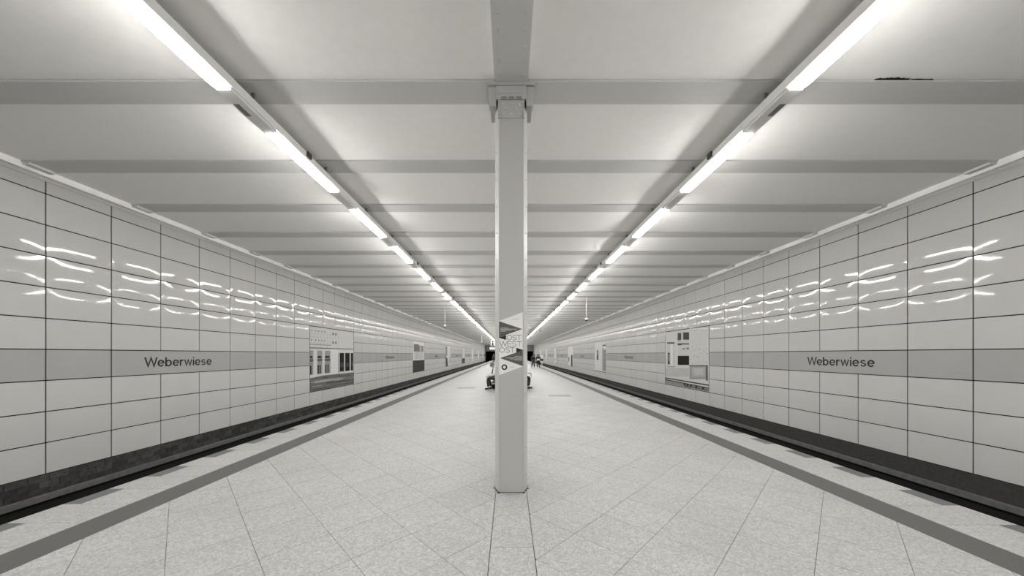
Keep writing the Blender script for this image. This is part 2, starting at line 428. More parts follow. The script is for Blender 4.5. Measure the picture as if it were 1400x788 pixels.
# ------------------------------------------------------------------ columns
def hexa(hw, mw, hd, md):     # plan of the shaft: narrow front and back plates, slanting flanks
    return [(-hw, -hd), (hw, -hd), (mw, -md), (mw, md), (hw, hd), (-hw, hd), (-mw, md), (-mw, -md)]
CH = ZG-.03
parts = []
def col_part(name, b, m, lab=None, bev=0):
    o = b.build(name, m); 
    if bev: bevel(o, bev, 1)
    parts.append((name, o.data, lab)); bpy.data.objects.remove(o)
col_part('shaft', MB().prism(hexa(.138, .182, .165, .05), .006, CH), 'lit_flank')
col_part('face_plate', MB().box(-.131, .131, -.178, -.165, .006, H+2.60), 'steel', bev=.003)
col_part('base_plate', MB().prism(hexa(.142, .188, .176, .055), 0, .006), 'clip')
col_part('head_plate', MB().box(-.262, .262, -.2, .2, ZG-.035, ZG-.001), 'steel', bev=.004)
for s in (-1, 1):
    poly = [(s*.165, H+2.74), (s*.236, H+2.74), (s*.252, ZG-.035), (s*.165, ZG-.035)]
    col_part('side_bracket', MB().prism(poly, -.17, .1, 'y'), 'steel', bev=.004)
col_part('front_bracket', MB().box(-.165, .165, -.186, -.16, H+2.80, ZG-.035).box(-.14, .14, -.192, -.186, H+2.86, ZG-.1), 'steel', bev=.003)
cp = MB().box(-.142, .142, -.184, -.165, H+2.595, H+2.79).box(-.142, -.13, -.2, -.184, H+2.595, H+2.8).box(.13, .142, -.2, -.184, H+2.595, H+2.8)
col_part('connection_plate', cp, 'steel')
for i in range(3): col_part('plate_slot', MB().box(-.11+i*.082, -.05+i*.082, -.19, -.186, H+2.806, H+2.828), 'plate')
for (x, z) in ((-.095, 2.745), (0, 2.745), (.095, 2.745), (-.05, 2.695), (.05, 2.695), (-.095, 2.635), (0, 2.635), (.095, 2.635)):
    col_part('bolt', MB().dome((x, -.184, H+z), .016, (0, -1, 0), 8, .014), 'rivet')
for s in (-1, 1):
    z = .18
    while z < H+2.5:
        d = Vector((s*.115, -.044, 0)).normalized(); col_part('rivet', MB().dome((s*.163, -.100, z), .013, d, 6, .01), 'rivet'); z += .30
def column(y, label, grp=None):
    t = thing('support_column', label, 'column', (X0, y, 0), grp)
    for nm, me, lab in parts: link(nm, me, t)
    return t
column(BY, 'grey steel column carrying a triangle-patterned poster at the centre of the platform')
for k in range(1, 17): column(BY+6*k, 'grey steel column further along the axis, hidden behind the nearest column', 'columns behind the nearest column')
# dirt at the column foot
dm_ = thing('floor_dirt', 'dark grime gathered at the foot of the near column', 'dirt', (X0, BY, 0))
for (x, y, r) in ((-.136, -.186, .012), (.136, -.186, .012), (.165, -.11, .009), (-.170, -.10, .01), (.188, -.06, .012), (-.19, -.05, .011)):
    n = 9; pts = [(x+r*(.7+.6*random.random())*math.cos(2*math.pi*i/n), y+r*(.7+.6*random.random())*math.sin(2*math.pi*i/n)) for i in range(n)]
    MB().prism(pts, .0, .004+.004*random.random()).build('grime', 'dirt', dm_)

# ------------------------------------------------------------------ poster on the near column
yp = BY-.178-.004
def pp(cx, cy):               # poster drawing units (crop pixels) to metres on the column face
    px, py = 676+cx/7.87, 420+cy/7.87
    return ((px-VPX)*yp/F, H-(py-VPY)*yp/F)
pt = thing('column_poster', 'white and dark triangle poster with thin OST WEST OST lettering on the column', 'poster', (0, yp+.0035, 0))
def flat(name, polys, m, d0, d1):
    b = MB()
    for p in polys: b.prism([pp(*q) for q in p], -d0, -d1, 'y')
    return b.build(name, m, pt)
flat('sheet', [[(50, 150), (305, 55), (305, 640), (50, 735)]], 'paper', 0, .0015)
flat('dark_triangle', [[(50, 152), (300, 237), (125, 300), (125, 355), (50, 333)]], 'ink', .0015, .0022)
flat('dark_triangle', [[(305, 462), (305, 636), (60, 550), (235, 490), (235, 438)]], 'ink', .0015, .0022)
flat('black_wedge', [[(52, 330), (125, 306), (125, 355)]], 'letter', .0022, .0026)
flat('black_wedge', [[(235, 440), (305, 462), (235, 488)]], 'letter', .0022, .0026)
flat('small_print', [[(68, 222), (150, 224), (150, 230), (68, 228)], [(62, 233), (240, 235), (240, 243), (62, 241)], [(68, 247), (180, 247), (180, 253), (68, 253)], [(62, 258), (120, 258), (120, 264), (62, 264)]], 'inkl', .0026, .003)
flat('small_print', [[(215, 528), (300, 528), (300, 534), (215, 534)], [(120, 544), (300, 544), (300, 551), (120, 551)], [(165, 556), (300, 556), (300, 562), (165, 562)], [(215, 568), (300, 570), (300, 576), (215, 574)]], 'inkl', .0026, .003)
flat('small_print', [[(165, 645), (212, 645), (212, 650), (165, 650)]], 'inkl', .0015, .002)
flat('small_print', [[(190, 130), (260, 128), (260, 132), (190, 134)]], 'inkl', .0015, .002)
def ring(cx, cy, rx, ry, t, n=28, a0=0, a1=360):
    out = []
    for i in range(n):
        t0, t1 = R(a0+(a1-a0)*i/n), R(a0+(a1-a0)*(i+1)/n)
        out.append([(cx+math.cos(t0)*rx, cy+math.sin(t0)*ry), (cx+math.cos(t1)*rx, cy+math.sin(t1)*ry), (cx+math.cos(t1)*(rx-t), cy+math.sin(t1)*(ry-t)), (cx+math.cos(t0)*(rx-t), cy+math.sin(t0)*(ry-t))])
    return out
flat('round_mark', ring(107, 648, 31, 31, 15, 24), 'letter', .0015, .0022)
def stroke(pts, t):
    out = []
    for p, q in zip(pts, pts[1:]):
        dx, dy = q[0]-p[0], q[1]-p[1]; l = math.hypot(dx, dy)
        if l < 1e-5: continue
        nx, ny = -dy/l*t/2, dx/l*t/2; ex, ey = dx/l*t*.3, dy/l*t*.3
        out.append([(p[0]-ex+nx, p[1]-ey+ny), (q[0]+ex+nx, q[1]+ey+ny), (q[0]+ex-nx, q[1]+ey-ny), (p[0]-ex-nx, p[1]-ey-ny)])
    return out
def glyph(ch, x, y, w, h, t):
    X = lambda u: x+u*w; Y = lambda v: y+v*h
    if ch == 'O': return ring(x+w/2, y+h/2, w/2, h/2, t)
    if ch == 'T': return stroke([(X(0), Y(.03)), (X(1), Y(.03))], t)+stroke([(X(.5), Y(0)), (X(.5), Y(1))], t)
    if ch == 'E': return stroke([(X(1), Y(.03)), (X(.05), Y(.03)), (X(.05), Y(.97)), (X(1), Y(.97))], t)+stroke([(X(.05), Y(.5)), (X(.9), Y(.5))], t)
    if ch == 'W': return stroke([(X(0), Y(0)), (X(.25), Y(1)), (X(.5), Y(0)), (X(.75), Y(1)), (X(1), Y(0))], t)
    pts = [(X(.5+.46*math.cos(R(a))), Y(.26+.24*math.sin(R(a)))) for a in range(-20, -271, -25)]
    pts += [(X(.5+.48*math.cos(R(a))), Y(.74+.24*math.sin(R(a)))) for a in range(-90, 161, 25)]
    return stroke(pts, t)
for word, y, spec in (('OST', 302, ((132, 58), (196, 40), (240, 50))), ('WEST', 370, ((55, 80), (140, 44), (192, 42), (240, 55))), ('OST', 436, ((50, 62), (120, 44), (168, 48)))):
    polys = []
    for ch, (x, wd) in zip(word, spec): polys += glyph(ch, x, y, wd, 54, 4.6)
    o = flat('lettering', polys, 'letter', .0015, .0021); o['label'] = 'thin black letters '+word

# ------------------------------------------------------------------ station name signs
def ribbon(pts, t):           # constant-width stroke with mitred corners, as a strip of quads
    n = len(pts); L, Rr = [], []
    for i in range(n):
        d0 = Vector(pts[i])-Vector(pts[i-1]) if i else None; d1 = Vector(pts[i+1])-Vector(pts[i]) if i < n-1 else None
        d0 = d0 or d1; d1 = d1 or d0; d0 = d0.normalized(); d1 = d1.normalized()
        n0 = Vector((-d0.y, d0.x)); n1 = Vector((-d1.y, d1.x)); m = (n0+n1).normalized(); k = t/2/max(.45, m.dot(n0))
        p = Vector(pts[i]); L.append(p+m*k); Rr.append(p-m*k)
    return [[tuple(L[i]), tuple(L[i+1]), tuple(Rr[i+1]), tuple(Rr[i])] for i in range(n-1)]
def arc(cx, cy, rx, ry, a0, a1, n=20): return [(cx+rx*math.cos(R(a0+(a1-a0)*i/n)), cy+ry*math.sin(R(a0+(a1-a0)*i/n))) for i in range(n+1)]
def grotesk(ch):
    t = .15; x = .72
    if ch == 'W': return 1.17, ribbon([(.07, 1), (.35, .06), (.64, .95), (.93, .06), (1.21, 1)], t)
    if ch == 'w': return .93, ribbon([(.055, x), (.25, .06), (.465, .68), (.68, .06), (.875, x)], .125)
    if ch == 'e': return .68, ribbon([(.09, .365), (.615, .365)], .11)+ribbon(arc(.345, .36, .275, .302, -3, 322, 26), t)
    if ch == 'b': return .69, ribbon([(.07, 0), (.07, 1)], t)+ribbon(arc(.345, .36, .275, .302, 0, 360, 26), t)
    if ch == 'r': return .40, ribbon([(.07, 0), (.07, x)], t)+ribbon([(.07, .36), (.10, .5), (.17, .6), (.27, .64), (.40, .645)], t)
    if ch == 'i': return .14, ribbon([(.07, 0), (.07, x)], t)+ribbon([(.07, .86), (.07, 1)], t)
    p = arc(.30, .515, .215, .145, 25, 265, 14)+arc(.30, .215, .235, .155, 80, -160, 14)
    return .60, ribbon(p, .125)
nb = MB(); cx = 0.0; CAP = .20
for ch in 'Weberwiese':
    wdt, polys = grotesk(ch)
    for p in polys: nb.prism([((cx+q[0])*CAP, q[1]*CAP) for q in p], 0, .003)
    cx += wdt+.115
wtot = (cx-.115)*CAP; sc = 1.56/wtot
nb.v = [(v[0]*sc-.78, v[1], v[2]) for v in nb.v]
_o = nb.build('lettering', 'letter'); name_me = _o.data; bpy.data.objects.remove(_o)
panel_b = tile_mesh('name_panel', 3*TW-G, TH-G, 'band', .0012, 12, 4)
panel_me = panel_b.mesh('name_panel', 'band')
for side in (-1, 1):
    for j in range(7):
        y = YJ+TW*(1+15*j); yc = y+1.5*TW
        wd = 'left' if side < 0 else 'right'
        lab = ('large grey Weberwiese name sign on the %s tiled wall, nearest the camera' % wd if j == 0 else 'second grey Weberwiese name sign, small, on the %s wall beyond the first picture' % wd if j == 1
               else 'far grey station name sign in the %s wall band, too small to read' % wd)
        t = thing('station_sign', lab, 'sign', (side*XW, yc, ZL-TH), 'station name signs on the %s wall' % wd)
        p = link('name_panel', panel_me, t, (0, (-1.5*TW+G/2)*(1 if side < 0 else -1), G/2), 0 if side < 0 else math.pi)
        l = link('lettering', name_me, t, (-side*.0155, (0.0 if side < 0 else 0.0), TH*.5-.09))
        l.rotation_euler = (R(90), 0, R(90) if side < 0 else R(-90))

# ------------------------------------------------------------------ wall pictures
def tone(v): v = .98*v**1.25; return (v, v*.986, v*.958, 1)
def picture(side, j, rects, label, grp):
    y = YJ+TW*(8+15*j); Wd, Hh = 4*TW-G, 5*TH-G
    t = thing('wall_picture', label, 'poster', (side*XW, y+2*TW, ZL-3*TH), grp)
    c = -side
    def P(u, v, d): return (c*d, (-Wd/2+u*Wd), G/2+(1-v)*Hh)
    b = MB(); b.box(min(0, c*.012), max(0, c*.012), -Wd/2, Wd/2, G/2, G/2+Hh); b.build('board', 'paper', t)
    fr = MB()
    for (u0, u1, v0, v1) in ((0, 1, 0, .006), (0, 1, .994, 1), (0, .005, .006, .994), (.995, 1, .006, .994)):
        p, q = P(u0, v0, .012), P(u1, v1, .018); fr.box(min(p[0], q[0]), max(p[0], q[0]), min(p[1], q[1]), max(p[1], q[1]), min(p[2], q[2]), max(p[2], q[2]))
    fr.build('frame', 'frame', t)
    vs, fs, cols = [], [], []
    for n, r in enumerate(rects):
        q, val = r[:-1], r[-1]
        if len(q) == 4 and not isinstance(q[0], tuple): u0, u1, v0, v1 = q; q = ((u0, v0), (u1, v0), (u1, v1), (u0, v1))
        o = len(vs); d = .0125+.00004*n
        vs += [P(u, v, d) for u, v in q]; idx = tuple(range(o, o+len(q)))
        fs.append(idx if side > 0 else idx[::-1]); cols.append(val)
    me = bpy.data.meshes.new('print'); me.from_pydata(vs, [], fs)
    ca = me.color_attributes.new('ink', 'FLOAT_COLOR', 'CORNER'); li = 0
    for f, v in zip(fs, cols):
        for _ in f: ca.data[li].color = tone(v); li += 1
    me.materials.append(M['prnt']); me.update(); link('print', me, t)
    return t
rr = random.Random(3)
def U(x):                     # left picture: screen fraction to distance along the board
    off = 274-59.5*x; return max(0., min(1., (3464/off-12.65)/3.55))
def UR(x):
    off = 212.5+59.5*x; return max(0., min(1., (3464/off-12.65)/3.55))
# left wall, first picture: shop front and street
p = [(0, 1, 0, 1, .62), (0, 1, 0, .335, .60)]
for row in (.055, .20): 
    for x in (.05, .14, .21, .28, .35): p.append((U(x-.012), U(x+.012), row, row+.02, .2))
    for x in (.535, .60): p.append((U(x-.012), U(x+.014), row+.01, row+.045, .12))
for x in (.0, .10, .19, .25, .31, .40, .48, .65): p.append((U(x), U(x+.006), .02, .33, .48))
for v in (.10, .155, .25): p.append((0, U(.66), v, v+.005, .47))
p += [(0, 1, .325, .338, .10), (0, U(.48), .27, .285, .36)]
for x0, x1 in ((0, .085), (.175, .29), (.345, .475)):
    p += [(U(x0), U(x1), .37, .74, .36), (U(x0+.01), U(x1-.02), .455, .49, .06), (U(x0), U(x1), .50, .54, .16), (U(x0), U(x1-.03), .60, .735, .09 if x0 < .3 else .16), (U(x0+.045), U(x0+.06), .55, .73, .3)]
p += [(U(.49), U(.66), .345, .76, .66), (U(.655), U(.675), .40, .76, .3), (U(.685), U(1), .40, .74, .5)]
for x0, x1 in ((.69, .785), (.815, .915), (.945, .995)): p += [(U(x0), U(x1), .405, .735, .035), (U(x0+.012), U(x1-.01), .58, .66, .09)]
p += [(((0, .79), (.25, .77), (1, .775), (1, 1), (0, 1)), .2)]
p = [x if not isinstance(x[0][0] if isinstance(x[0], tuple) else 0, tuple) else x[0]+(x[1],) for x in p]
for k in range(26):
    v = .80+.19*rr.random(); u0 = rr.random()*.6; p.append((u0, min(1, u0+.2+.5*rr.random()), v, v+.008, rr.choice((.06, .1, .3, .42))))
picture(-1, 0, p, 'large wall picture of a shop front with dark windows above a street', 'pictures on the left wall')
p = [(0, 1, 0, 1, .66), (.08, .92, .13, .34, .30), (.09, .5, .10, .32, .22), (.62, .68, .1, .6, .6), (.12, .9, .34, .58, .55), (.3, .34, .36, .58, .4), (0, 1, .615, .635, .22), (0, 1, .635, 1, .085)]
for k in range(20): u = rr.random()*.9; v = .65+.33*rr.random(); p.append((u, u+.08, v, v+.012, rr.choice((.05, .13, .17))))
picture(-1, 1, p, 'small wall picture, pale above and dark along its bottom third, left wall', 'pictures on the left wall')
picture(-1, 2, [(0, 1, 0, 1, .64), (0, .28, .05, .5, .34), (((0, .5), (.3, .62), (.45, 1), (0, 1))+(.12,)), (.6, .75, .6, .9, .5), (.85, .95, .1, .9, .45)], 'third picture along the left wall, pale with a dark lower corner', 'pictures on the left wall')
picture(-1, 3, [(0, 1, 0, 1, .6), (.1, .2, .1, .7, .4), (0, 1, .68, 1, .12)], 'fourth picture along the left wall, dark at its foot', 'pictures on the left wall')
for j in (4, 5, 6): picture(-1, j, [(0, 1, 0, 1, .68), (.1, .3, .75, .9, .25)], 'tiny pale picture far along the left wall', 'pictures on the left wall')
# right wall, first picture: rendered wall with windows over a kerb
p = [(0, 1, 0, 1, .60)]
def q4(x0, x1, y0, y1, v):    # crop pixels of the right picture
    out = []
    for x, y in ((x0, y0), (x1, y0), (x1, y1), (x0, y1)):
        t = (x-100)/448; top = 105-63*t; bot = 632+83*t; out.append((UR(t), (y-top)/(bot-top)))
    return tuple(out)+(v,)
p += [q4(360, 547, 60, 84, .66), q4(358, 547, 84, 88, .3), q4(360, 547, 88, 442, .58), q4(238, 357, 95, 440, .56), q4(238, 276, 115, 185, .13), q4(295, 356, 107, 182, .11), q4(240, 270, 190, 200, .35),
      q4(238, 357, 218, 232, .16), q4(238, 280, 228, 238, .12), q4(285, 320, 268, 282, .3), q4(330, 356, 262, 280, .25), q4(240, 356, 346, 440, .035), q4(130, 208, 208, 222, .1), q4(128, 212, 222, 450, .55), q4(137, 158, 315, 432, .09),
      q4(145, 156, 330, 400, .35), q4(168, 188, 228, 445, .68), q4(128, 212, 455, 462, .28), q4(355, 548, 442, 452, .1), q4(530, 548, 452, 600, .13), q4(360, 530, 452, 585, .36), q4(385, 520, 465, 560, .44), q4(410, 500, 475, 545, .5), q4(110, 355, 470, 560, .5)]
p += [(((0, .885), (1, .872), (1, .895), (0, .905))+(.09,)), (((0, .93), (1, .905), (1, .925), (0, .945))+(.08,)), (((0, .945), (1, .925), (1, .99), (0, .99))+(.33,)), (.02, .5, .955, .985, .2)]
for k in range(30): x = rr.uniform(365, 540); y = rr.uniform(240, 430); p.append(q4(x, x+rr.uniform(4, 12), y, y+rr.uniform(3, 7), rr.choice((.2, .35, .3))))
for x in (300, 330, 365, 420, 490): p.append(q4(x, x+22, 630+(x-300)*.2, 648+(x-300)*.22, .08))
picture(1, 0, p, 'large wall picture of a plastered wall with a black window opening, right wall', 'pictures on the right wall')
picture(1, 1, [(0, 1, 0, 1, .64), (.02, .3, .12, .16, .15), (.05, .13, .28, .95, .12), (.16, .2, .28, .95, .3), (.22, .28, .22, .95, .10), (.62, .78, .28, .62, .28), (.68, .78, .45, .62, .07), (0, 1, .985, .995, .1)], 'small pale wall picture with tall dark vertical bars, right wall', 'pictures on the right wall')
picture(1, 2, [(0, 1, 0, 1, .66), (.12, .38, .5, 1, .09), (.1, .4, .45, .5, .2), (.72, .9, .55, .78, .2)], 'third picture along the right wall, pale with a dark post', 'pictures on the right wall')
picture(1, 3, [(0, 1, 0, 1, .66), (.02, .14, .05, 1, .12), (.6, .75, .65, .85, .2)], 'fourth picture along the right wall, with a thin dark upright edge', 'pictures on the right wall')
for j in (4, 5, 6): picture(1, j, [(0, 1, 0, 1, .66), (.1, .3, .7, .9, .25)], 'tiny pale picture far along the right wall', 'pictures on the right wall')

# ------------------------------------------------------------------ rows of ceiling lights
LP, LL, LS = 2.151, 1.46, 4.078         # period, lit length, start of the second lamp
XLI, XLO, ZL0, ZL1 = 2.862, 3.042, H+2.732, H+2.862
wl = XLO-XLI
LIPI, LIPO, DDEP, UPF = .020, .010, .049, .002
ZD = ZL0+.030                            # underside of the housing; the diffuser bulges below it
def lamp_meshes(o):
    a, b = sorted((-o*wl/2, o*(wl/2-.014)))
    x = MB().box(a, b, .002, LP-.002, ZD, ZD+UPF).box(-wl/2, wl/2, .002, LP-.002, ZD+UPF, ZL1).build('housing', 'white'); hm = x.data; bpy.data.objects.remove(x)
    x = MB().box(-wl/2+.012, wl/2-.012, LL+.012, LP-.004, ZL0, ZD).build('cover', 'white'); bevel(x, .004, 1); cm = x.data; bpy.data.objects.remove(x)
    hw = (wl-LIPI-LIPO)/2; cx_ = o*(LIPI-LIPO)/2; n = 10; dp = DDEP
    prof = [(-hw*math.cos(math.pi*i/n), math.sin(math.pi*i/n)**.6) for i in range(n+1)]
    prof = [(-hw, -UPF/dp)]+prof if o < 0 else prof+[(hw, -UPF/dp)]; n += 1
    secs = [(0, .0), (.01, .5), (.03, .8), (.07, 1), (LL-.07, 1), (LL-.03, .8), (LL-.01, .5), (LL, 0)]
    vs = []; n += 1
    for y, k in secs: vs += [(cx_+x*(.86+.14*k), .004+y, ZD-.001-dp*z*(.4+.6*k if z > 0 else 1)) for x, z in prof]
    fs = [(j*n+i, j*n+i+1, (j+1)*n+i+1, (j+1)*n+i) for j in range(len(secs)-1) for i in range(n-1)]
    m_ = len(vs)-n; fs += [tuple(range(n)), tuple(range(m_, m_+n))]
    x = MB().add(vs, fs, True).build('diffuser', 'lamp'); dm = x.data; bpy.data.objects.remove(x)
    return hm, dm, cm
LM = {-1: lamp_meshes(-1), 1: lamp_meshes(1)}
clip_me = MB().box(-.02, .02, -.012, .012, ZL1, ZB).mesh('hanger', 'plate')
mark_me = MB().box(-.03, .03, -.09, .09, ZL0-.004, ZL0).mesh('marking_plate', 'plate')
bracket_me = MB().box(-.012, .012, -.045, .045, ZL1-.06, ZL1+.01).mesh('side_clip', 'clip')
k0 = int((Y0-LS)/LP); k1 = int((Y1-LS)/LP)
for side in (-1, 1):
    wd = 'left' if side < 0 else 'right'
    for k in range(k0, k1):
        y = LS+k*LP; n = k+1
        lab = ('lit tube lamp in the %s ceiling row, %s from the camera' % (wd, ORD[n]) if 0 <= n < 12 else
               'far lit tube lamp in the bright line of the %s ceiling row' % wd if n > 0 else 'lit tube lamp in the %s ceiling row, behind the camera' % wd)
        t = thing('tube_light', lab, 'ceiling light', (side*(XLI+XLO)/2, y, 0), 'tube lights in the %s ceiling row' % wd)
        link('housing', LM[side][0], t); link('diffuser', LM[side][1], t); link('cover', LM[side][2], t)
        for b in range(nb0, nb1+1):
            yb = BY+b*BS-y
            if .03 < yb < LP-.03: link('hanger', clip_me, t, (0, yb, 0))
        if n == 0: link('marking_plate', mark_me, t, (side*.03, LL+.30, 0))
        if n in (1, 3, 5, 6, 7, 8, 9, 10, 11): link('side_clip', bracket_me, t, (-side*(wl/2+.012), .62 if n == 1 else 1.9, 0))

# ------------------------------------------------------------------ hanging cameras, ceiling fittings, hanging sign
def hang_cam(label, x, y, zb, s):
    t = thing('hanging_camera', label, 'camera', (x, y, 0), 'ceiling-hung cameras')
    MB().tube((0, 0, ZC-.015), (0, 0, ZC), .09, 14).build('ceiling_flange', 'white', t)
    MB().tube((0, 0, zb+.16), (0, 0, ZC-.015), .026, 10).build('pole', 'white', t)
    MB().box(-.17, .17, -.03, .03, zb+.13, zb+.16).build('crossbar', 'white', t)
    MB().tube((0, 0, zb+.05), (0, 0, zb+.13), .085, 14, .075).build('camera_body', 'white', t)
    MB().sphere((0, 0, zb+.05), .07, 12, 8).build('dome', 'letter', t)
yr, yl = 17.5, 22.4
hang_cam('white camera on a long ceiling pole above the right platform edge', (800.5-VPX)*yr/F, BY+BS*9, H+1.76, 1)
hang_cam('white camera on a ceiling pole above the left platform edge', (610.5-VPX)*yl/F, BY+BS*12, H+1.80, -1)
hang_cam('far white camera pole above the left platform edge, near the tunnel mouth', -4.35, BY+BS*32, H+1.9, -1)
t = thing('ceiling_speaker', 'small dark round fitting on the ceiling right of the light row', 'speaker', (3.85, BY+BS*25, ZB-.09))
MB().tube((0, 0, .0), (0, 0, .09), .11, 14, .13).build('shell', 'plate', t); MB().dome((0, 0, 0), .1, (0, 0, -1), 14, .03).build('grille', 'clip', t)
ys = 44.0
t = thing('hanging_sign', 'white hanging information sign with a black letter i, left of the column', 'sign', (-1.75, ys, H+.4))
MB().box(-1.02, 1.2, -.05, .05, .13, .66).build('lower_panel', 'letter', t)
MB().box(-.92, .2, -.056, -.05, .24, .56).build('white_field', 'paper', t)
MB().box(.42, 1.1, -.056, -.05, .24, .56).build('white_field', 'paper', t)
MB().box(-.75, .35, -.05, .05, .72, 1.52).build('upper_panel', 'paper', t)
MB().box(-.56, -.40, -.056, -.05, .86, 1.18).box(-.64, -.40, -.056, -.05, 1.12, 1.18).box(-.66, -.30, -.056, -.05, .80, .86).tube((-.48, -.056, 1.33), (-.48, -.05, 1.33), .1, 12).build('letter_i', 'letter', t)
for x in (-.6, .2): MB().tube((x, 0, 1.52), (x, 0, ZB-H-.4), .02, 8).tube((x, 0, .66), (x, 0, .72), .02, 8).build('hanger_rod', 'white', t)
# equipment post near the far right platform edge
t = thing('equipment_post', 'white-topped post with a dark box beside the walking pair, right platform edge', 'post', (4.1, 41.5, 0))
MB().tube((0, 0, 0), (0, 0, .78), .04, 10).build('post', 'white', t)
bevel(MB().box(-.14, .14, -.1, .1, .70, 1.0).build('dark_box', 'clip', t), .02)
bevel(MB().box(-.16, .16, -.04, .04, 1.02, 1.52).build('white_panel', 'paper', t), .02); MB().box(-.03, .03, -.03, .03, .98, 1.04).build('neck', 'white', t)

# ------------------------------------------------------------------ bench
bt = thing('bench', 'dark slatted double bench behind the column', 'bench', (X0, 14.4, 0))
for s in (-1, 1):
    for i in range(5): bevel(MB().box(min(s*(.2+i*.11), s*(.2+i*.11+.095)), max(s*(.2+i*.11), s*(.2+i*.11+.095)), -1.2, 1.2, .37, .40).build('seat_slat', 'bench', bt), .006, 1)
    for i in range(3): bevel(MB().box(s*.06-.015+s*i*.012, s*.06+.015+s*i*.012, -1.2, 1.2, .56+i*.12, .66+i*.12).build('back_slat', 'bench', bt), .006, 1)
for y in (-1.0, 0, 1.0):
    m = MB(); m.box(-.68, .68, y-.03, y+.03, .32, .37); m.box(-.03, .03, y-.03, y+.03, .37, .85)
    for s in (-1, 1): m.box(s*.55-.03, s*.55+.03, y-.03, y+.03, 0, .32)
    m.build('leg_frame', 'white', bt)

# ------------------------------------------------------------------ people
def skin(name, pts, edges, m, parent, sub=1):
    me = bpy.data.meshes.new(name); keys = list(pts); ix = {k: i for i, k in enumerate(keys)}
    me.from_pydata([pts[k][0] for k in keys], [(ix[a], ix[b]) for a, b in edges], [])
    o = bpy.data.objects.new(name, me); C.objects.link(o)
    o.modifiers.new('s', 'SKIN').use_smooth_shade = True; ss = o.modifiers.new('u', 'SUBSURF'); ss.levels = sub; ss.render_levels = sub
    for i, k in enumerate(keys):
        r = pts[k][1]; d = me.skin_vertices[0].data[i]; d.radius = r if isinstance(r, tuple) else (r, r); d.use_root = i == 0
    me2 = bpy.data.meshes.new_from_object(o.evaluated_get(bpy.context.evaluated_depsgraph_get()))
    bpy.data.objects.remove(o); bpy.data.meshes.remove(me); me2.materials.clear(); me2.materials.append(M[m]); me2.name = name
    for f in me2.polygons: f.use_smooth = True
    return link(name, me2, parent)
def hand_pts(pts, edges, key, w, d, sgn, lat):
    # palm and five curled fingers growing from wrist key; d = direction of fingers, lat = across the palm
    w, d, lat = Vector(w), Vector(d).normalized(), Vector(lat).normalized(); dn = d.cross(lat); dn = dn if dn.z < 0 else -dn
    pts[key+'palm'] = (w+d*.06, .026); edges.append((key, key+'palm'))
    for i, (l, o) in enumerate(((.065, -.033), (.078, -.011), (.074, .011), (.058, .031))):
        a = w+d*.095+lat*o; pts[key+'f%da' % i] = (a, .0095); pts[key+'f%db' % i] = (a+d*l*.55+dn*.01, .0088); pts[key+'f%dc' % i] = (a+d*l*.8+dn*.04, .0075)
        edges += [(key+'palm', key+'f%da' % i), (key+'f%da' % i, key+'f%db' % i), (key+'f%db' % i, key+'f%dc' % i)]
    a = w+d*.045+lat*sgn*.04; pts[key+'ta'] = (a, .011); pts[key+'tb'] = (a+d*.045+lat*sgn*.014+dn*.01, .009); edges += [(key+'palm', key+'ta'), (key+'ta', key+'tb')]
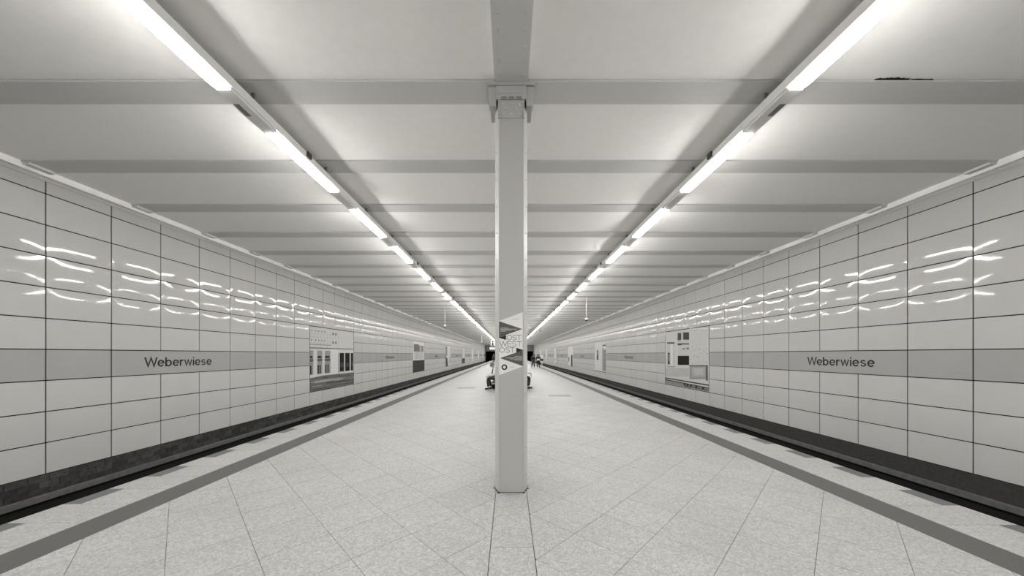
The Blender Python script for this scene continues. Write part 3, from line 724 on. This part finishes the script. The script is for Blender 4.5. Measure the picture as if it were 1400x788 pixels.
def person(label, J, loc, rz, top, bottom, hairm, extra=None, hs=1.0):
    # J: joints in a body frame facing -Y (front), x to the figure's left
    t = thing('person', label, 'person', loc); t.rotation_euler = (0, 0, rz)
    V = lambda k: Vector(J[k])
    nk, hd = V('neck'), V('head'); fw = V('face').normalized(); up = (hd-nk).normalized()
    P, E = {}, []
    P['hip'] = (V('hip'), .115); P['waist'] = (V('hip').lerp(V('chest'), .5), (.125, .10)); P['chest'] = (V('chest'), (.145, .105)); P['neck'] = (nk, .055); P['jaw'] = (nk.lerp(hd, .62)+fw*.015, (.062, .068)); P['head'] = (hd, (.078, .092)); P['crown'] = (hd+up*.065, (.062, .075))
    E += [('hip', 'waist'), ('waist', 'chest'), ('chest', 'neck'), ('neck', 'jaw'), ('jaw', 'head'), ('head', 'crown')]
    P['nose'] = (hd+fw*.10-up*.02, .011); E.append(('head', 'nose'))
    for s in 'LR':
        P['sh'+s] = (V('sh'+s), .056); P['el'+s] = (V('el'+s), .043); P['wr'+s] = (V('wr'+s), .029)
        E += [('chest', 'sh'+s), ('sh'+s, 'el'+s), ('el'+s, 'wr'+s)]
        d = (V('wr'+s)-V('el'+s)); lat = d.cross(Vector((0, 0, 1))) if abs(d.normalized().z) < .8 else Vector((0, 1, 0))
        hand_pts(P, E, 'wr'+s, V('wr'+s), d, 1 if s == 'L' else -1, lat)
        P['th'+s] = (V('hip')+Vector((.09 if s == 'L' else -.09, 0, -.03)), .09); P['kn'+s] = (V('kn'+s), .06); P['an'+s] = (V('an'+s), .04); P['to'+s] = (V('to'+s), .034)
        E += [('hip', 'th'+s), ('th'+s, 'kn'+s), ('kn'+s, 'an'+s), ('an'+s, 'to'+s)]
    skin('body', P, E, 'skin', t)
    g = .016
    T = {'chest': (V('chest'), (.165, .125)), 'waist': (V('hip').lerp(V('chest'), .5), (.148, .122)), 'hip': (V('hip').lerp(V('chest'), .1), (.145, .13)), 'nb': (nk-up*.01, .068)}
    TE = [('chest', 'waist'), ('waist', 'hip'), ('chest', 'nb')]
    for s in 'LR':
        T['sh'+s] = (V('sh'+s), .072); T['el'+s] = (V('el'+s), .056); T['cu'+s] = (V('el'+s).lerp(V('wr'+s), .88), .043); TE += [('chest', 'sh'+s), ('sh'+s, 'el'+s), ('el'+s, 'cu'+s)]
    skin('shirt', T, TE, top, t)
    B = {'hip': (V('hip'), (.145, .135))}; BE = []
    for s in 'LR':
        B['th'+s] = (V('hip')+Vector((.09 if s == 'L' else -.09, 0, -.03)), .105); B['kn'+s] = (V('kn'+s), .076); B['cu'+s] = (V('kn'+s).lerp(V('an'+s), .92), .06); BE += [('hip', 'th'+s), ('th'+s, 'kn'+s), ('kn'+s, 'cu'+s)]
    skin('trousers', B, BE, bottom, t)
    for s in 'LR':
        a, o = V('an'+s), V('to'+s); S_ = {'a': (a+(a-o).normalized()*.03-Vector((0, 0, .02)), .048), 'm': (a.lerp(o, .5)-Vector((0, 0, .01)), .046), 't': (o+(o-a).normalized()*.02, .036)}
        sh = skin('shoe', S_, [('a', 'm'), ('m', 't')], 'shoe', t)
        for v in sh.data.vertices: v.co.z = max(v.co.z, .002)
    hp = hd+up*.03-fw*.022
    hr = MB().sphere((0, 0, 0), .105*hs, 14, 10, (.84, 1.0, .95)).build('hair', hairm, t); hr.location = hp
    q = fw.to_track_quat('-Y', 'Z'); hr.rotation_euler = q.to_euler()
    side = fw.cross(up).normalized()
    for s in (-1, 1):
        MB().sphere(tuple(hd+fw*.088+side*s*.032+up*.012), .011, 8, 6).build('eye', 'letter', t)
        MB().sphere(tuple(hd+side*s*.082-fw*.005-up*.01), .024, 8, 6, (.5, .6, 1)).build('ear', 'skin', t)
    MB().sphere(tuple(hd+fw*.088-up*.055), .02, 8, 6, (1, .5, .35)).build('mouth', 'clip', t)
    return t
# seated man facing left (-X); body frame -Y turns to -X with rz = -90 deg
sit = dict(hip=(0, 0, .54), chest=(0, -.10, .80), neck=(0, -.19, .95), head=(0, -.27, 1.055), face=(0, -1, -.35),
           shL=(.17, -.12, .89), elL=(.22, -.20, .65), wrL=(.12, -.40, .60), shR=(-.17, -.12, .89), elR=(-.22, -.20, .65), wrR=(-.12, -.40, .60),
           knL=(.12, -.46, .50), anL=(.12, -.42, .085), toL=(.13, -.57, .045), knR=(-.12, -.44, .50), anR=(-.12, -.30, .085), toR=(-.13, -.44, .045))
man = person('seated person in white shirt and dark trousers leaning forward, left of the column', sit, (X0-.50, 14.3, 0), R(-90), 'shirt', 'jeans', 'hair')
MB().tube((-.12, -.235, .93), (.05, -.30, .60), .02, 8).build('dark_strap', 'dark', man)
t = thing('shoulder_bag', 'dark bag standing under the bench behind the seated person', 'bag', (X0-.70, 14.72, 0))
bevel(MB().box(-.09, .13, -.16, .16, 0, .20).build('bag_body', 'dark', t), .04, 3); m = MB()
for a in range(8): a0, a1 = R(a*22.5), R(a*22.5+22.5); m.tube((.02, .1*math.cos(a0), .19+.09*math.sin(a0)), (.02, .1*math.cos(a1), .19+.09*math.sin(a1)), .012, 6)
m.build('bag_handle', 'dark', t)
sit2 = dict(hip=(0, 0, .54), chest=(0, .0, .84), neck=(0, -.02, 1.02), head=(0, -.05, 1.15), face=(0, -1, -.25),
            shL=(.17, 0, .96), elL=(.21, -.12, .72), wrL=(.12, -.36, .70), shR=(-.17, 0, .96), elR=(-.21, -.12, .72), wrR=(-.12, -.36, .70),
            knL=(.1, -.42, .50), anL=(.1, -.37, .085), toL=(.11, -.54, .045), knR=(-.1, -.40, .50), anR=(-.1, -.28, .085), toR=(-.11, -.42, .045))
person('seated person in white sleeves and dark trousers facing right, mostly hidden by the column', sit2, (X0+.46, 14.6, 0), R(90), 'shirt', 'dark', 'hairb')
t = thing('paper_sheet', 'white paper held out by the seated person right of the column', 'paper', (X0+.46+.43, 14.6, .50))
b = MB(); b.prism([(-.02, 0), (.03, .3), (.034, .3), (-.016, 0)], -.17, .17, 'y').build('sheet', 'shirt', t)
b = MB(); b.prism([(.036, .26), (.075, .02), (.079, .02), (.04, .26)], -.17, .17, 'y').build('sheet', 'shirt', t)
walk = dict(hip=(0, 0, .86), chest=(0, -.02, 1.14), neck=(0, -.03, 1.31), head=(0, -.06, 1.43), face=(0, -1, -.1),
            shL=(.18, -.01, 1.25), elL=(.24, .08, .99), wrL=(.25, .02, .78), shR=(-.18, -.01, 1.25), elR=(-.24, -.06, .99), wrR=(-.23, -.2, .80),
            knL=(.09, -.14, .47), anL=(.09, -.12, .085), toL=(.10, -.28, .045), knR=(-.09, .0, .46), anR=(-.09, .2, .10), toR=(-.10, .06, .045))
person('standing person in dark clothes, left of the walking pair near the far right edge', walk, (2.62, 36.7, 0), R(20), 'shoe', 'dark', 'hairb')
walk2 = dict(walk); walk2.update(knL=(.09, .0, .46), anL=(.09, .2, .10), toL=(.10, .06, .045), knR=(-.09, -.14, .47), anR=(-.09, -.12, .085), toR=(-.1, -.28, .045), wrR=(-.08, -.26, .95), elR=(-.25, -.06, .98))
person('standing person in black with a white bag, right of the walking pair', walk2, (3.22, 36.9, 0), R(-10), 'shoe', 'shoe', 'hairb')
t = thing('white_bag', 'small white bag held at the waist by the right-hand walker', 'bag', (3.20, 36.55, .86))
bevel(MB().box(-.13, .13, -.05, .05, 0, .17).build('bag_body', 'shirt', t), .025); MB().tube((-.1, 0, .16), (0, .02, .25), .01, 6).tube((0, .02, .25), (.1, 0, .16), .01, 6).build('bag_strap', 'shirt', t)
stand = dict(walk); stand.update(hip=(0, 0, .90), chest=(0, 0, 1.22), neck=(0, 0, 1.44), head=(0, -.03, 1.57), shL=(.19, 0, 1.36), shR=(-.19, 0, 1.36), elL=(.24, .04, 1.08), elR=(-.24, .04, 1.08), wrL=(.25, -.02, .84), wrR=(-.25, -.02, .84),
                                knL=(.1, -.02, .49), anL=(.1, .02, .085), toL=(.12, -.14, .045), knR=(-.1, -.02, .49), anR=(-.1, .02, .085), toR=(-.12, -.14, .045))
person('distant standing person in grey, beside the left edge of the column', stand, (-2.72, 57.0, 0), R(15), 'grey', 'dark', 'hairb')
